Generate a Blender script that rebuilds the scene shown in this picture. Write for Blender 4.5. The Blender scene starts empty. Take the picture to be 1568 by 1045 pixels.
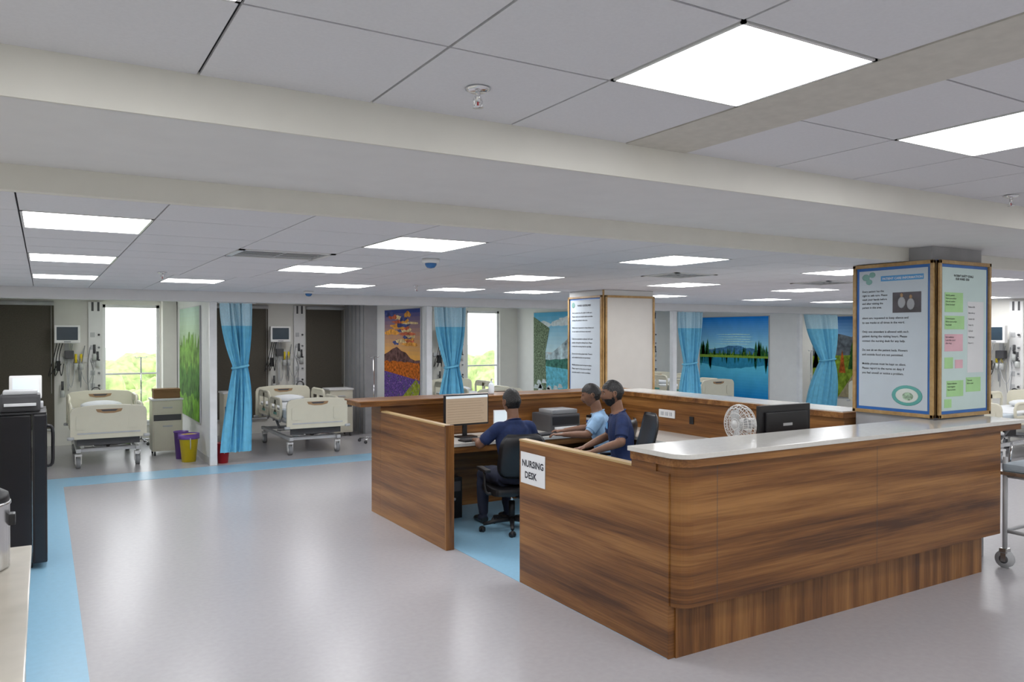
import bpy, bmesh, math, random
from mathutils import Vector, Matrix, noise
random.seed(7)
sc = bpy.context.scene
try:
    sc.view_settings.view_transform = 'Standard'
    sc.view_settings.look = 'None'
except Exception:
    pass
PI = math.pi
# ------------------------------------------------------------------ materials
def newmat(name):
    m = bpy.data.materials.new(name); m.use_nodes = True
    nt = m.node_tree
    return m, nt, nt.nodes['Principled BSDF']
def mat(name, col, rough=.5, metal=0., var=.06, nscale=6., bump=0., emit=None, es=1., spec=.5, trans=0., sheen=0.):
    m, nt, b = newmat(name)
    n = nt.nodes; l = nt.links
    tc = n.new('ShaderNodeTexCoord'); no = n.new('ShaderNodeTexNoise')
    no.inputs['Scale'].default_value = nscale; no.inputs['Detail'].default_value = 3
    l.new(tc.outputs['Object'], no.inputs['Vector'])
    r = n.new('ShaderNodeValToRGB')
    r.color_ramp.elements[0].position = .3; r.color_ramp.elements[1].position = .7
    r.color_ramp.elements[0].color = tuple(max(0, c*(1-var)) for c in col)+(1,)
    r.color_ramp.elements[1].color = tuple(min(1, c*(1+var)) for c in col)+(1,)
    l.new(no.outputs['Fac'], r.inputs['Fac']); l.new(r.outputs['Color'], b.inputs['Base Color'])
    b.inputs['Roughness'].default_value = rough; b.inputs['Metallic'].default_value = metal
    b.inputs['Specular IOR Level'].default_value = spec
    if trans: b.inputs['Transmission Weight'].default_value = trans
    if bump:
        bp = n.new('ShaderNodeBump'); bp.inputs['Strength'].default_value = bump; bp.inputs['Distance'].default_value = .01
        l.new(no.outputs['Fac'], bp.inputs['Height']); l.new(bp.outputs['Normal'], b.inputs['Normal'])
    if emit:
        b.inputs['Emission Color'].default_value = tuple(emit)+(1,); b.inputs['Emission Strength'].default_value = es
    return m
def wood(name, sc3, dark=(.075,.026,.007), mid=(.205,.083,.021), light=(.37,.175,.052), rough=.33):
    m, nt, b = newmat(name); n = nt.nodes; l = nt.links
    tc = n.new('ShaderNodeTexCoord'); mp = n.new('ShaderNodeMapping'); mp.inputs['Scale'].default_value = sc3
    l.new(tc.outputs['Object'], mp.inputs['Vector'])
    a = n.new('ShaderNodeTexNoise'); a.inputs['Scale'].default_value = 1.; a.inputs['Detail'].default_value = 6
    a.inputs['Roughness'].default_value = .62; a.inputs['Distortion'].default_value = .35
    l.new(mp.outputs['Vector'], a.inputs['Vector'])
    mp2 = n.new('ShaderNodeMapping'); mp2.inputs['Scale'].default_value = tuple(s*(9 if s>2 else 3) for s in sc3)
    l.new(tc.outputs['Object'], mp2.inputs['Vector'])
    f = n.new('ShaderNodeTexNoise'); f.inputs['Scale'].default_value = 1.5; f.inputs['Detail'].default_value = 5
    l.new(mp2.outputs['Vector'], f.inputs['Vector'])
    mx = n.new('ShaderNodeMath'); mx.operation = 'MULTIPLY_ADD'; mx.inputs[1].default_value = .25
    l.new(f.outputs['Fac'], mx.inputs[0])
    m2 = n.new('ShaderNodeMath'); m2.operation = 'MULTIPLY'; m2.inputs[1].default_value = .78
    l.new(a.outputs['Fac'], m2.inputs[0]); l.new(m2.outputs[0], mx.inputs[2])
    r = n.new('ShaderNodeValToRGB'); e = r.color_ramp.elements
    e[0].position = .36; e[0].color = dark+(1,); e[1].position = .66; e[1].color = light+(1,)
    k = e.new(.5); k.color = mid+(1,)
    l.new(mx.outputs[0], r.inputs['Fac']); l.new(r.outputs['Color'], b.inputs['Base Color'])
    b.inputs['Roughness'].default_value = rough
    return m
WH = wood('wood_horizontal', (.42,.42,8)); WV = wood('wood_vertical', (10,10,.5)); WT = wood('wood_edge', (.7,8,8))
WL = wood('wood_frame', (3,3,3), (.30,.17,.06), (.42,.26,.10), (.54,.36,.16))
TOPW = mat('quartz_top', (.70,.685,.64), .14, var=.03, nscale=40)
PANTOP = mat('panel_edge', (.48,.33,.15), .4)
FLOOR = mat('vinyl_grey', (.445,.432,.45), .27, var=.03, nscale=25)
FBLUE = mat('vinyl_blue', (.29,.53,.71), .3, var=.03, nscale=25)
CEIL = mat('ceiling_tile_mat', (.72,.72,.75), .9, var=.02, nscale=90)
GAP = mat('ceiling_gap', (.02,.02,.025), .9)
CEILP = mat('ceiling_plaster', (.74,.735,.735), .85, var=.02)
CREAM = mat('plaster_cream', (.77,.755,.69), .8, var=.02)
STRIP = mat('plaster_strip', (.60,.575,.52), .85, var=.05, nscale=20)
WALL = mat('wall_paint', (.78,.77,.72), .7, var=.02)
WALLW = mat('wall_white', (.80,.81,.80), .6, var=.02)
TAUPE = mat('blind_taupe', (.095,.084,.066), .85, var=.12, nscale=60)
GREYC = mat('grey_cladding', (.38,.38,.39), .6)
ALU = mat('white_aluminium', (.78,.79,.80), .35)
STEEL = mat('steel', (.55,.55,.55), .25, .9)
CHROME = mat('chrome', (.75,.75,.76), .12, 1.)
BLACK = mat('black_plastic', (.012,.012,.014), .4, var=.2)
BLKG = mat('black_gloss', (.010,.010,.014), .15)
DGREY = mat('dark_grey', (.07,.07,.075), .5)
MGREY = mat('mid_grey', (.25,.26,.27), .5)
LGREY = mat('light_grey', (.52,.53,.54), .45)
WHITE = mat('white_plastic', (.78,.78,.77), .35, var=.02)
BEDC = mat('bed_cream', (.70,.67,.54), .38, var=.02)
BEDB = mat('bed_tan', (.36,.22,.11), .45)
MATT = mat('mattress', (.55,.62,.68), .7)
SHEET = mat('sheet_white', (.74,.76,.78), .85, bump=.2)
YEL = mat('yellow_plastic', (.85,.66,.02), .4); RED = mat('red_plastic', (.50,.02,.03), .4)
PURP = mat('purple_liner', (.16,.07,.34), .4); CARD = mat('cardboard', (.24,.13,.055), .8)
CURT = mat('curtain_cyan', (.17,.53,.75), .8, var=.08, nscale=12)
CURT2 = mat('curtain_mesh', (.48,.70,.81), .85, var=.08, nscale=60)
PANEL = mat('led_panel', (.9,.9,.9), .5, emit=(.98,.985,1.), es=14.5)
PANELB = mat('led_panel_bay', (.9,.9,.9), .5, emit=(.98,.985,1.), es=17)
PAPER = mat('paper_white', (.76,.77,.78), .6, var=.02)
INK = mat('ink_dark', (.03,.03,.04), .7); INKB = mat('ink_blue', (.03,.10,.35), .6)
SCREEN = mat('screen_beige', (.12,.09,.07), .3, emit=(.50,.38,.26), es=.6)
SCRW = mat('screen_pale', (.5,.55,.6), .3, emit=(.75,.85,.9), es=.5)
SCRD = mat('screen_dark', (.03,.05,.07), .15)
SKIN = mat('skin_brown', (.215,.105,.062), .5, nscale=30); LIP = mat('lip', (.18,.07,.055), .45)
HAIR = mat('hair_black', (.009,.008,.008), .45, var=.4, nscale=80, bump=.8)
NAVY = mat('cloth_navy', (.013,.027,.095), .85, var=.2, nscale=18, bump=.3)
LBLUE = mat('cloth_light_blue', (.28,.45,.66), .85, var=.1, nscale=18, bump=.3)
TROU = mat('cloth_trousers', (.02,.025,.05), .85, var=.2)
SHOE = mat('shoe_black', (.012,.012,.012), .4); EYEW = mat('eye_white', (.55,.52,.48), .25)
BLUEB = mat('blue_border', (.03,.16,.52), .4); POST = mat('poster_pale', (.58,.65,.71), .6, var=.02)
POSTG = mat('poster_greenish', (.60,.74,.72), .6, var=.02)
NGRN = mat('note_green', (.42,.72,.33), .6); NPNK = mat('note_pink', (.78,.48,.54), .6)
BOARD = mat('whiteboard', (.62,.60,.56), .25, var=.02)
LEAF = mat('foliage_hazed', (.42,.52,.20), .9, var=.35, nscale=2); GRASS = mat('ground_green_hazed', (.62,.64,.46), .95, var=.12, nscale=.2)  # leaf and ground greens paled, distance haze painted into the colour
TRUNK = mat('bark', (.1,.06,.04), .9)

# ------------------------------------------------------------------ mesh builder
def lerp(a, b, t): return a+(b-a)*t
class MB:
    def __init__(s): s.v=[]; s.f=[]; s.mi=[]; s.sm=[]; s.mats=[]
    def m(s, mt):
        if mt not in s.mats: s.mats.append(mt)
        return s.mats.index(mt)
    def add(s, vs, fs, mt, smooth=False, M=None):
        o = len(s.v); k = s.m(mt)
        for p in vs:
            p = Vector(p); s.v.append(M @ p if M is not None else p)
        for f in fs:
            s.f.append([i+o for i in f]); s.mi.append(k); s.sm.append(smooth)
    def bm(s, bm, mt, smooth=False, M=None):
        bm.verts.index_update()
        s.add([v.co.copy() for v in bm.verts], [[v.index for v in f.verts] for f in bm.faces], mt, smooth, M); bm.free()
    def box(s, x0, x1, y0, y1, z0, z1, mt, bev=0, M=None, seg=2):
        bm = bmesh.new(); bmesh.ops.create_cube(bm, size=1)
        for v in bm.verts:
            v.co = Vector(((x0+x1)/2+v.co.x*(x1-x0), (y0+y1)/2+v.co.y*(y1-y0), (z0+z1)/2+v.co.z*(z1-z0)))
        if bev: bmesh.ops.bevel(bm, geom=bm.edges[:], offset=bev, segments=seg, profile=.7, affect='EDGES')
        s.bm(bm, mt, False, M)
    def prism(s, pts, h0, h1, mt, bev=0, M=None, smooth=False):
        """polygon in local xy extruded along local z"""
        bm = bmesh.new(); vs = [bm.verts.new((p[0], p[1], h0)) for p in pts]
        f = bm.faces.new(vs); r = bmesh.ops.extrude_face_region(bm, geom=[f])
        for g in r['geom']:
            if isinstance(g, bmesh.types.BMVert): g.co.z = h1
        bmesh.ops.recalc_face_normals(bm, faces=bm.faces[:])
        if bev:
            ed = [e for e in bm.edges if abs(e.verts[0].co.z-e.verts[1].co.z) < 1e-6]
            bmesh.ops.bevel(bm, geom=ed, offset=bev, segments=2, profile=.7, affect='EDGES')
        s.bm(bm, mt, smooth, M)
    def poly(s, pts, mt, M=None, z=0): s.add([(p[0], p[1], z) for p in pts], [list(range(len(pts)))], mt, False, M)
    def tube(s, pts, r, mt, n=8, M=None, ref=None, cap=True, smooth=True, sub=1):
        P = [Vector(p) for p in pts]; R = r if isinstance(r, (list, tuple)) else [r]*len(P)
        R = [(q if isinstance(q, tuple) else (q, q)) for q in R]
        if sub > 1 and len(P) > 2:
            NP=[]; NR=[]
            for i in range(len(P)-1):
                a=P[max(i-1,0)]; b=P[i]; c=P[i+1]; d=P[min(i+2,len(P)-1)]
                for k in range(sub):
                    t=k/sub
                    NP.append(.5*((2*b)+(c-a)*t+(2*a-5*b+4*c-d)*t*t+(3*b-a-3*c+d)*t*t*t))
                    tt=t*t*(3-2*t)
                    NR.append((lerp(R[i][0],R[i+1][0],tt), lerp(R[i][1],R[i+1][1],tt)))
            NP.append(P[-1]); NR.append(R[-1]); P=NP; R=NR
        vs=[]; fs=[]; N=len(P); prev=None
        for i in range(N):
            t=(P[min(i+1,N-1)]-P[max(i-1,0)]).normalized()
            if ref is not None: a=Vector(ref)
            elif prev is not None: a=prev
            else: a=Vector((0,0,1)) if abs(t.z)<.9 else Vector((1,0,0))
            side=(a-t*a.dot(t))
            if side.length<1e-4: side=Vector((0,1,0))-t*t.y
            side.normalize(); up=t.cross(side); prev=side
            for k in range(n):
                an=2*PI*k/n
                vs.append(P[i]+side*R[i][0]*math.cos(an)+up*R[i][1]*math.sin(an))
        for i in range(N-1):
            for k in range(n):
                k2=(k+1)%n; fs.append([i*n+k, i*n+k2, (i+1)*n+k2, (i+1)*n+k])
        if cap: fs.append(list(range(n))[::-1]); fs.append([(N-1)*n+k for k in range(n)])
        s.add(vs, fs, mt, smooth, M)
    def cyl(s, p0, p1, r, mt, n=16, M=None): s.tube([p0, p1], r, mt, n, M)
    def lathe(s, prof, mt, c=(0,0,0), n=24, M=None, smooth=True):
        vs=[]; fs=[]
        for (r, z) in prof:
            for k in range(n):
                a=2*PI*k/n; vs.append((c[0]+r*math.cos(a), c[1]+r*math.sin(a), c[2]+z))
        for i in range(len(prof)-1):
            for k in range(n):
                k2=(k+1)%n; fs.append([i*n+k, i*n+k2, (i+1)*n+k2, (i+1)*n+k])
        fs.append(list(range(n))[::-1]); fs.append([(len(prof)-1)*n+k for k in range(n)])
        s.add(vs, fs, mt, smooth, M)
    def ell(s, c, r, mt, M=None, n=16, fn=None):
        vs=[]; fs=[]; h=n//2
        for i in range(h+1):
            th=PI*i/h
            for k in range(n):
                a=2*PI*k/n
                p=Vector((math.sin(th)*math.cos(a), math.sin(th)*math.sin(a), math.cos(th)))
                if fn: p=fn(p)
                vs.append((c[0]+p[0]*r[0], c[1]+p[1]*r[1], c[2]+p[2]*r[2]))
        for i in range(h):
            for k in range(n):
                k2=(k+1)%n; fs.append([i*n+k, (i+1)*n+k, (i+1)*n+k2, i*n+k2])
        s.add(vs, fs, mt, True, M)
    def torus(s, c, R, r, mt, M=None, n=24, k=6, ax='z'):
        pts=[]
        for i in range(n+1):
            a=2*PI*i/n
            if ax=='z': q=(R*math.cos(a), R*math.sin(a), 0)
            elif ax=='x': q=(0, R*math.cos(a), R*math.sin(a))
            else: q=(R*math.cos(a), 0, R*math.sin(a))
            pts.append((c[0]+q[0], c[1]+q[1], c[2]+q[2]))
        s.tube(pts, r, mt, k, M, cap=False, ref=None)
    def mesh(s, name):
        me=bpy.data.meshes.new(name); me.from_pydata([tuple(v) for v in s.v], [], s.f)
        for mt in s.mats: me.materials.append(mt)
        me.polygons.foreach_set('material_index', s.mi); me.polygons.foreach_set('use_smooth', s.sm)
        me.validate(); me.update()
        bm=bmesh.new(); bm.from_mesh(me)
        bmesh.ops.remove_doubles(bm, verts=bm.verts[:], dist=1e-6)
        bmesh.ops.recalc_face_normals(bm, faces=bm.faces[:]); bm.to_mesh(me); bm.free()
        return me
    def make(s, name, loc=(0,0,0), rz=0, parent=None):
        return place(s.mesh(name), name, loc, rz, parent)
def place(me, name, loc=(0,0,0), rz=0, parent=None):
    o=bpy.data.objects.new(name, me); sc.collection.objects.link(o)
    o.location=loc; o.rotation_euler=(0,0,rz)
    if parent: o.parent=parent
    return o
def frameM(o, ux, uy):
    ux=Vector(ux); uy=Vector(uy); n=ux.cross(uy); M=Matrix.Identity(4)
    for i in range(3): M[i][0]=ux[i]; M[i][1]=uy[i]; M[i][2]=n[i]; M[i][3]=o[i]
    return M
def negX(x, y, z): return frameM((x, y, z), (0,-1,0), (0,0,1))   # surface facing -X, u toward -Y
def negY(x, y, z): return frameM((x, y, z), (1,0,0), (0,0,1))    # surface facing -Y, u toward +X
def text(body, size, M, mt, parent, name='lettering', off=0., ls=1.):
    c=bpy.data.curves.new(name, 'FONT'); c.body=body; c.size=size; c.offset=off; c.space_line=ls
    c.materials.append(mt); c.resolution_u=2
    o=bpy.data.objects.new(name, c); sc.collection.objects.link(o); o.matrix_world=M; o.parent=parent
    return o
def rrect(x0, x1, y0, y1, r, n=5):
    pts=[]
    for (cx, cy, a0) in ((x1-r,y0+r,-PI/2),(x1-r,y1-r,0),(x0+r,y1-r,PI/2),(x0+r,y0+r,PI)):
        for i in range(n+1):
            a=a0+PI/2*i/n; pts.append((cx+r*math.cos(a), cy+r*math.sin(a)))
    return pts

# ------------------------------------------------------------------ room shell
HN=2.77; HS=2.615; HF=2.506; YB=15.4; YF=12.0
XL=-1.0; XR=14.2; XR2=17.5; YN=-4.0
b=MB()
b.box(XL-.1, XR2+.1, YN-.1, YB+.1, -.12, 0, FLOOR)
b.make('floor')
b=MB()   # inlaid blue vinyl bands
b.box(-.10, .21, YN, 11.2, .0005, .003, FBLUE)
b.box(-.10, XR2, 11.2, 11.85, .0005, .003, FBLUE)
b.box(3.12, 6.1, 3.45, 7.75, .0005, .003, FBLUE)
b.make('floor_band')
# back wall with window openings
def wallY(y0, y1, x0, x1, z0, z1, holes, mt, name):
    b=MB(); x=x0
    for (a, c, d, e) in sorted(holes):
        b.box(x, a, y0, y1, z0, z1, mt)
        if d>z0: b.box(a, c, y0, y1, z0, d, mt)
        if e<z1: b.box(a, c, y0, y1, e, z1, mt)
        x=c
    b.box(x, x1, y0, y1, z0, z1, mt); return b.make(name)
WINS=[(.89,1.81,.30,2.42),(8.05,8.9,.30,2.42)]
wallY(YB, YB+.25, XL-.1, XR2+.1, 0, 2.9, WINS, WALL, 'wall_back')
for i,(a,c,d,e) in enumerate(WINS):
    b=MB(); y0=YB+.05; y1=YB+.12
    b.box(a-.0, a+.05, y0, y1, d, e, ALU); b.box(c-.05, c, y0, y1, d, e, ALU)
    b.box(a, c, y0, y1, d, d+.05, ALU); b.box(a, c, y0, y1, e-.05, e, ALU)
    b.box(a, c, YB-.03, YB+.05, d-.03, d, ALU)
    b.box(a+.05, c-.05, y0+.01, y1-.01, 1.18, 1.21, ALU)
    b.make('window_%d'%(i+1))
b=MB(); b.box(XL-.1, XL, YN, YB, 0, 2.9, WALL); b.make('wall_left')
b=MB(); b.box(XR, XR+.1, YN, 9.1, 0, 2.9, WALL); b.box(XR+.1, XR2, 9.0, 9.1, 0, 2.9, WALL); b.make('wall_right')
b=MB(); b.box(XR2, XR2+.1, 9.0, YB, 0, 2.9, WALL); b.make('wall_right')
b=MB(); b.box(XL, XR+.1, YN-.1, YN, 0, 2.9, WALL); b.make('wall_front')
# ceilings
def tiles(b, x0, x1, y0, y1, z, xs, ys, skip, g):
    b.box(x0, x1, y0, y1, z+.012, z+.03, GAP)
    for i in range(len(xs)-1):
        for j in range(len(ys)-1):
            a,c,d,e=xs[i],xs[i+1],ys[j],ys[j+1]
            if c-a<.02 or e-d<.02: continue
            if any(abs((a+c)/2-(s[0]+s[1])/2)<.1 and abs((d+e)/2-(s[2]+s[3])/2)<.1 for s in skip): continue
            b.box(a+g, c-g, d+g, e-g, z, z+.011, CEIL)
b=MB()
ys=[YN]+[1.54-.6*k for k in range(9,-1,-1)]+[2.14,2.81]; ys=sorted(set(round(y,3) for y in ys))
xs1=sorted([XL]+[2.28-.61*k for k in range(0,6)]); xs2=sorted([2.64+.63*k for k in range(0,19)]); xs2=[x for x in xs2 if x<XR]+[XR]
NL=[]
for X in (1.67, 3.27): NL.append((X, X+(.61 if X<2 else .63), 1.54, 2.14))
for X in (-.16, 5.79, 8.31, 11.46): NL.append((X, X+.61, 1.54, 2.14))
for X in (-.16, 1.67, 3.9, 6.42, 9.57, 12.09): NL.append((X, X+.61, -.86, -.26)); NL.append((X, X+.61, -3.26, -2.66))  # unseen panels behind the camera, added to light the room
tiles(b, XL, 2.28, YN, 2.81, HN, xs1, ys, NL, .005)
tiles(b, 2.64, XR, YN, 2.81, HN, xs2, ys, NL, .005)
b.box(2.28, 2.64, YN, 2.81, HN-.004, HN+.02, STRIP)
b.make('ceiling')
b=MB()
b.box(XL, XR, 2.81, 3.95, HS, HS+.2, CEILP)
b.box(XL, XR, 2.80, 2.812, HS, HN+.01, CREAM)
b.box(XL, XR, 3.90, 3.96, HF, HS+.05, CREAM)
b.make('ceiling_bulkhead')
b=MB()
FLc=[(-.10,.51),(1.9,2.53),(4.15,4.78),(6.45,7.08),(8.7,9.33),(10.95,11.58),(13.1,13.73)]
FLr=[(4.52,5.22),(6.85,7.55)]
xa=[-.70,-.10,.51,1.2,1.9,2.53,3.07,3.61,4.15,4.78,5.33,5.88,6.45,7.08,7.62,8.16,8.7,9.33,9.87,10.41,10.95,11.58,12.08,12.6,13.1,13.73,XR]
xg=[XL]+xa
yg=[3.96,4.52,5.22,5.76,6.3,6.85,7.55,8.1,8.65]
FL=[(a,c,d,e) for (a,c) in FLc for (d,e) in FLr]
DIFF=[(1.2,1.9,5.76,6.3),(5.33,5.88,5.76,6.3),(7.62,8.16,5.76,6.3)]
tiles(b, XL, XR, 3.96, 8.65, HF, xg, yg, FL+DIFF, .004)
xh=[XL,-.70,-.10,.51,1.15,1.77,2.36,2.95,3.56,4.03,4.5,5.12,5.72,6.34,6.95,7.56,8.17,8.78,9.39,10.0,10.61,11.22,11.83,12.44,13.05,13.66,XR]
yh=[8.65,9.2,9.85,10.45,11.05,11.7]
FL2=[(a,c,9.2,9.85) for (a,c) in ((-.10,.51),(1.15,1.77),(2.95,3.56),(4.5,5.12),(5.72,6.34),(8.17,8.78),(10.61,11.22),(12.44,13.05))]
tiles(b, XL, XR, 8.65, 11.7, HF, xh, yh, FL2, .004)
FL+=FL2
b.box(XL, XR2, 11.95, YB, HF, HF+.05, CEILP)
b.box(XR, XR2, 9.0, 11.95, HF, HF+.05, CEILP)
b.make('ceiling')
b=MB(); b.box(XL, XR2, 11.7, 12.05, 2.365, HF+.1, CEILP); b.make('ceiling_beam')
b=MB(); b.box(XL-.1, XR2+.1, YN-.1, YB+.3, 2.9, 3.0, CEILP); b.make('ceiling_slab')
# led panels
def led(x0,x1,y0,y1,z,mt=None):
    b=MB(); f=.012; cx=(x0+x1)/2; cy=(y0+y1)/2; w=(x1-x0)/2; h=(y1-y0)/2
    for q in ((-w,w,-h,-h+f),(-w,w,h-f,h),(-w,-w+f,-h,h),(w-f,w,-h,h)): b.box(*q, -.003, .011, WHITE)
    b.add([(-w+f,-h+f,0),(w-f,-h+f,0),(w-f,h-f,0),(-w+f,h-f,0)], [[0,3,2,1]], mt or PANEL)
    o=b.make('ceiling_light_panel', (cx,cy,z))
for (a,c,d,e) in NL: led(a+.004,c-.004,d+.004,e-.004,HN)
for (a,c,d,e) in FL: led(a+.004,c-.004,d+.004,e-.004,HF)
for (X,Y) in ((1.0,13.6),(4.0,13.6),(7.4,13.6),(12.6,13.6),(16.2,13.6),(16,10.4),(10.2,13.6)):
    led(X-.3,X+.3,Y-.3,Y+.3,HF-.004,PANELB)
# diffusers
for (a,c,d,e) in DIFF:
    b=MB(); b.box(a,c,d,d+.04,HF-.008,HF+.01,WHITE); b.box(a,c,e-.04,e,HF-.008,HF+.01,WHITE)
    b.box(a,a+.04,d,e,HF-.008,HF+.01,WHITE); b.box(c-.04,c,d,e,HF-.008,HF+.01,WHITE)
    b.box(a+.02,c-.02,d+.02,e-.02,HF+.010,HF+.0115,BLACK)
    k=5
    for i in range(k):
        y=lerp(d+.085,e-.085,i/(k-1)); b.box(a+.04,c-.04,y-.012,y+.012,HF-.004,HF+.0,LGREY,.001)
    b.box((a+c)/2-.01,(a+c)/2+.01,d+.04,e-.04,HF-.003,HF+.001,LGREY)
    b.make('air_diffuser')
# sprinklers, detectors
def sprinkler(x,y,z):
    b=MB(); b.lathe([(.0,0),(.042,0),(.045,-.006),(.03,-.014),(.0,-.014)][::-1], CHROME, (0,0,0))
    b.cyl((0,0,-.01),(0,0,-.05),.009,CHROME)
    for s in (-1,1): b.tube([(s*.008,0,-.03),(s*.018,0,-.045),(s*.014,0,-.06),(0,0,-.068)],.003,CHROME,6)
    b.cyl((0,0,-.04),(0,0,-.066),.003,RED,8); b.lathe([(.0,-.07),(.02,-.069),(.02,-.067),(0,-.066)],CHROME); b.make('fire_sprinkler',(x,y,z-.001))
sprinkler(1.32,2.44,HN); sprinkler(5.2,2.61,HN)
DB=mat('dome_blue',(.03,.14,.36),.15)
def dome(x,y,z):
    b=MB(); b.lathe([(0,0),(.07,0),(.07,-.03),(.055,-.035),(0,-.035)][::-1],WHITE)
    b.lathe([(.048,-.033),(.046,-.05),(.03,-.07),(0,-.076)][::-1],DB); b.make('smoke_detector',(x,y,z-.001))
dome(2.68,5.75,HF); dome(3.2,10.9,HF); dome(13.0,8.3,HF)
sprinkler(1.0,8.3,HF); sprinkler(4.0,9.0,HF)

# ------------------------------------------------------------------ partitions, posts
def partition(x, name='partition_wall'):
    b=MB(); b.box(x-.04,x+.04,YF,YB,0,HF,WALLW)
    b.box(x-.05,x+.05,YF-.08,YF,0,2.365,ALU,.004); b.box(x-.046,x+.046,YF,YB-.01,0,.1,LGREY)
    return b.make(name)
for x in (2.11,5.53,9.4,14.8): partition(x)
b=MB(); b.box(10.93,11.03,YF-.08,YF+.02,0,2.365,ALU,.004); b.make('partition_post')
b=MB(); b.box(5.25,5.49,14.2,YB-.01,0,HF,GREYC)
for i in range(5): b.box(5.23,5.25,14.25+i*.22,14.26+i*.22,0,HF,MGREY)
b.make('wall_cladding')
b=MB(); b.box(1.83,2.06,15.15,YB,0,HF,WALL); b.make('wall_pier')
# roller blinds
for (a,c,n) in ((-.75,.16,1),(2.5,3.72,2),(4.46,5.22,3),(6.2,7.2,4)):
    b=MB(); b.box(a,c,YB-.035,YB-.02,.3,2.40,TAUPE); b.cyl((a,YB-.045,2.42),(c,YB-.045,2.42),.035,LGREY)
    b.box(a,c,YB-.045,YB-.015,.27,.30,LGREY); b.cyl((c-.04,YB-.08,2.4),(c-.04,YB-.08,.9),.003,WHITE,6); b.make('roller_blind')
# ------------------------------------------------------------------ head wall units
def headwall():
    b=MB()
    b.box(-.11,.11,-.07,0,.5,2.46,WHITE,.008)
    for s in (-.045,.045): b.box(s-.018,s+.018,-.072,-.06,2.30,2.455,DGREY)
    for i in range(6):
        z=.75+i*.22
        b.box(-.08,-.01,-.078,-.068,z,z+.08,LGREY,.003); b.box(.02,.08,-.078,-.068,z,z+.08,WHITE,.003)
        b.cyl((.05,-.078,z+.04),(.05,-.10,z+.04),.018,(DGREY if i%2 else MGREY),12)
    bc=mat('bottle_clear',(.6,.62,.6),.2)
    for (x,z,m) in ((-.30,1.46,YEL),(-.22,1.46,YEL),(.03,1.5,DGREY),(-.5,1.0,DGREY),(-.02,1.62,DGREY)):
        b.cyl((x,-.03,z),(x,-.1,z),.022,STEEL,10); b.cyl((x,-.09,z-.05),(x,-.09,z+.10),.02,m,10)
        b.lathe([(.0,-.17),(.035,-.17),(.037,-.08),(.028,-.06),(0,-.06)],bc,(x,-.09,z))
    b.box(-.62,-.11,-.025,0,1.42,1.50,WHITE,.004)
    for k in range(3): b.torus((0,-.1,.92-.01*k),.06+.008*k,.006,DGREY,ax='y')
    rnd=random.Random(3)
    for k in range(7):
        x0=-.5+rnd.random()*.5; x1=x0-.15+rnd.random()*.3; z0=1.55+rnd.random()*.2; zl=.75+rnd.random()*.4
        b.tube([(x0,-.08,z0),(x0-.05,-.12,(z0+zl)/2),((x0+x1)/2,-.12,zl),(x1+.05,-.12,(z0+zl)/2),(x1,-.06,z0-.2)],.006,(MGREY if k%2 else LGREY),6,sub=5)
    return b.mesh('bed_head_panel')
HW=headwall()
def pmon():
    b=MB()
    b.box(-.03,.03,-.05,0,-.45,.05,LGREY,.004); b.tube([(0,-.03,-.05),(0,-.16,-.05),(0,-.22,.0)],.018,LGREY,8)
    b.box(-.19,.19,-.31,-.21,-.15,.15,WHITE,.02); b.box(-.155,.155,-.314,-.305,-.10,.12,SCRD)
    b.box(-.05,.05,-.316,-.308,-.135,-.12,MGREY)
    for k,x in enumerate((-.15,-.11,-.07)): b.tube([(x,-.26,-.15),(x-.05,-.25,-.4),(x-.12+.05*k,-.2,-.7),(x+.02,-.15,-.5)],.007,BLACK,6,sub=5)
    b.box(-.16,-.10,-.2,-.12,-.62,-.45,BLACK,.01); b.box(-.04,.10,-.16,-.05,-.42,-.28,DGREY,.015)
    return b.mesh('patient_monitor')
PM=pmon()
for x in (.78,4.32,7.85,10.9-.2,13.4):
    place(HW,'bed_head_panel',(x,YB-.001,0))
    place(PM,'patient_monitor',(x-.43,YB-.002,1.9))
place(HW,'bed_head_panel',(XR-.001,7.0,0),-PI/2); place(PM,'patient_monitor',(XR-.002,7.25,1.9),-PI/2)

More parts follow.
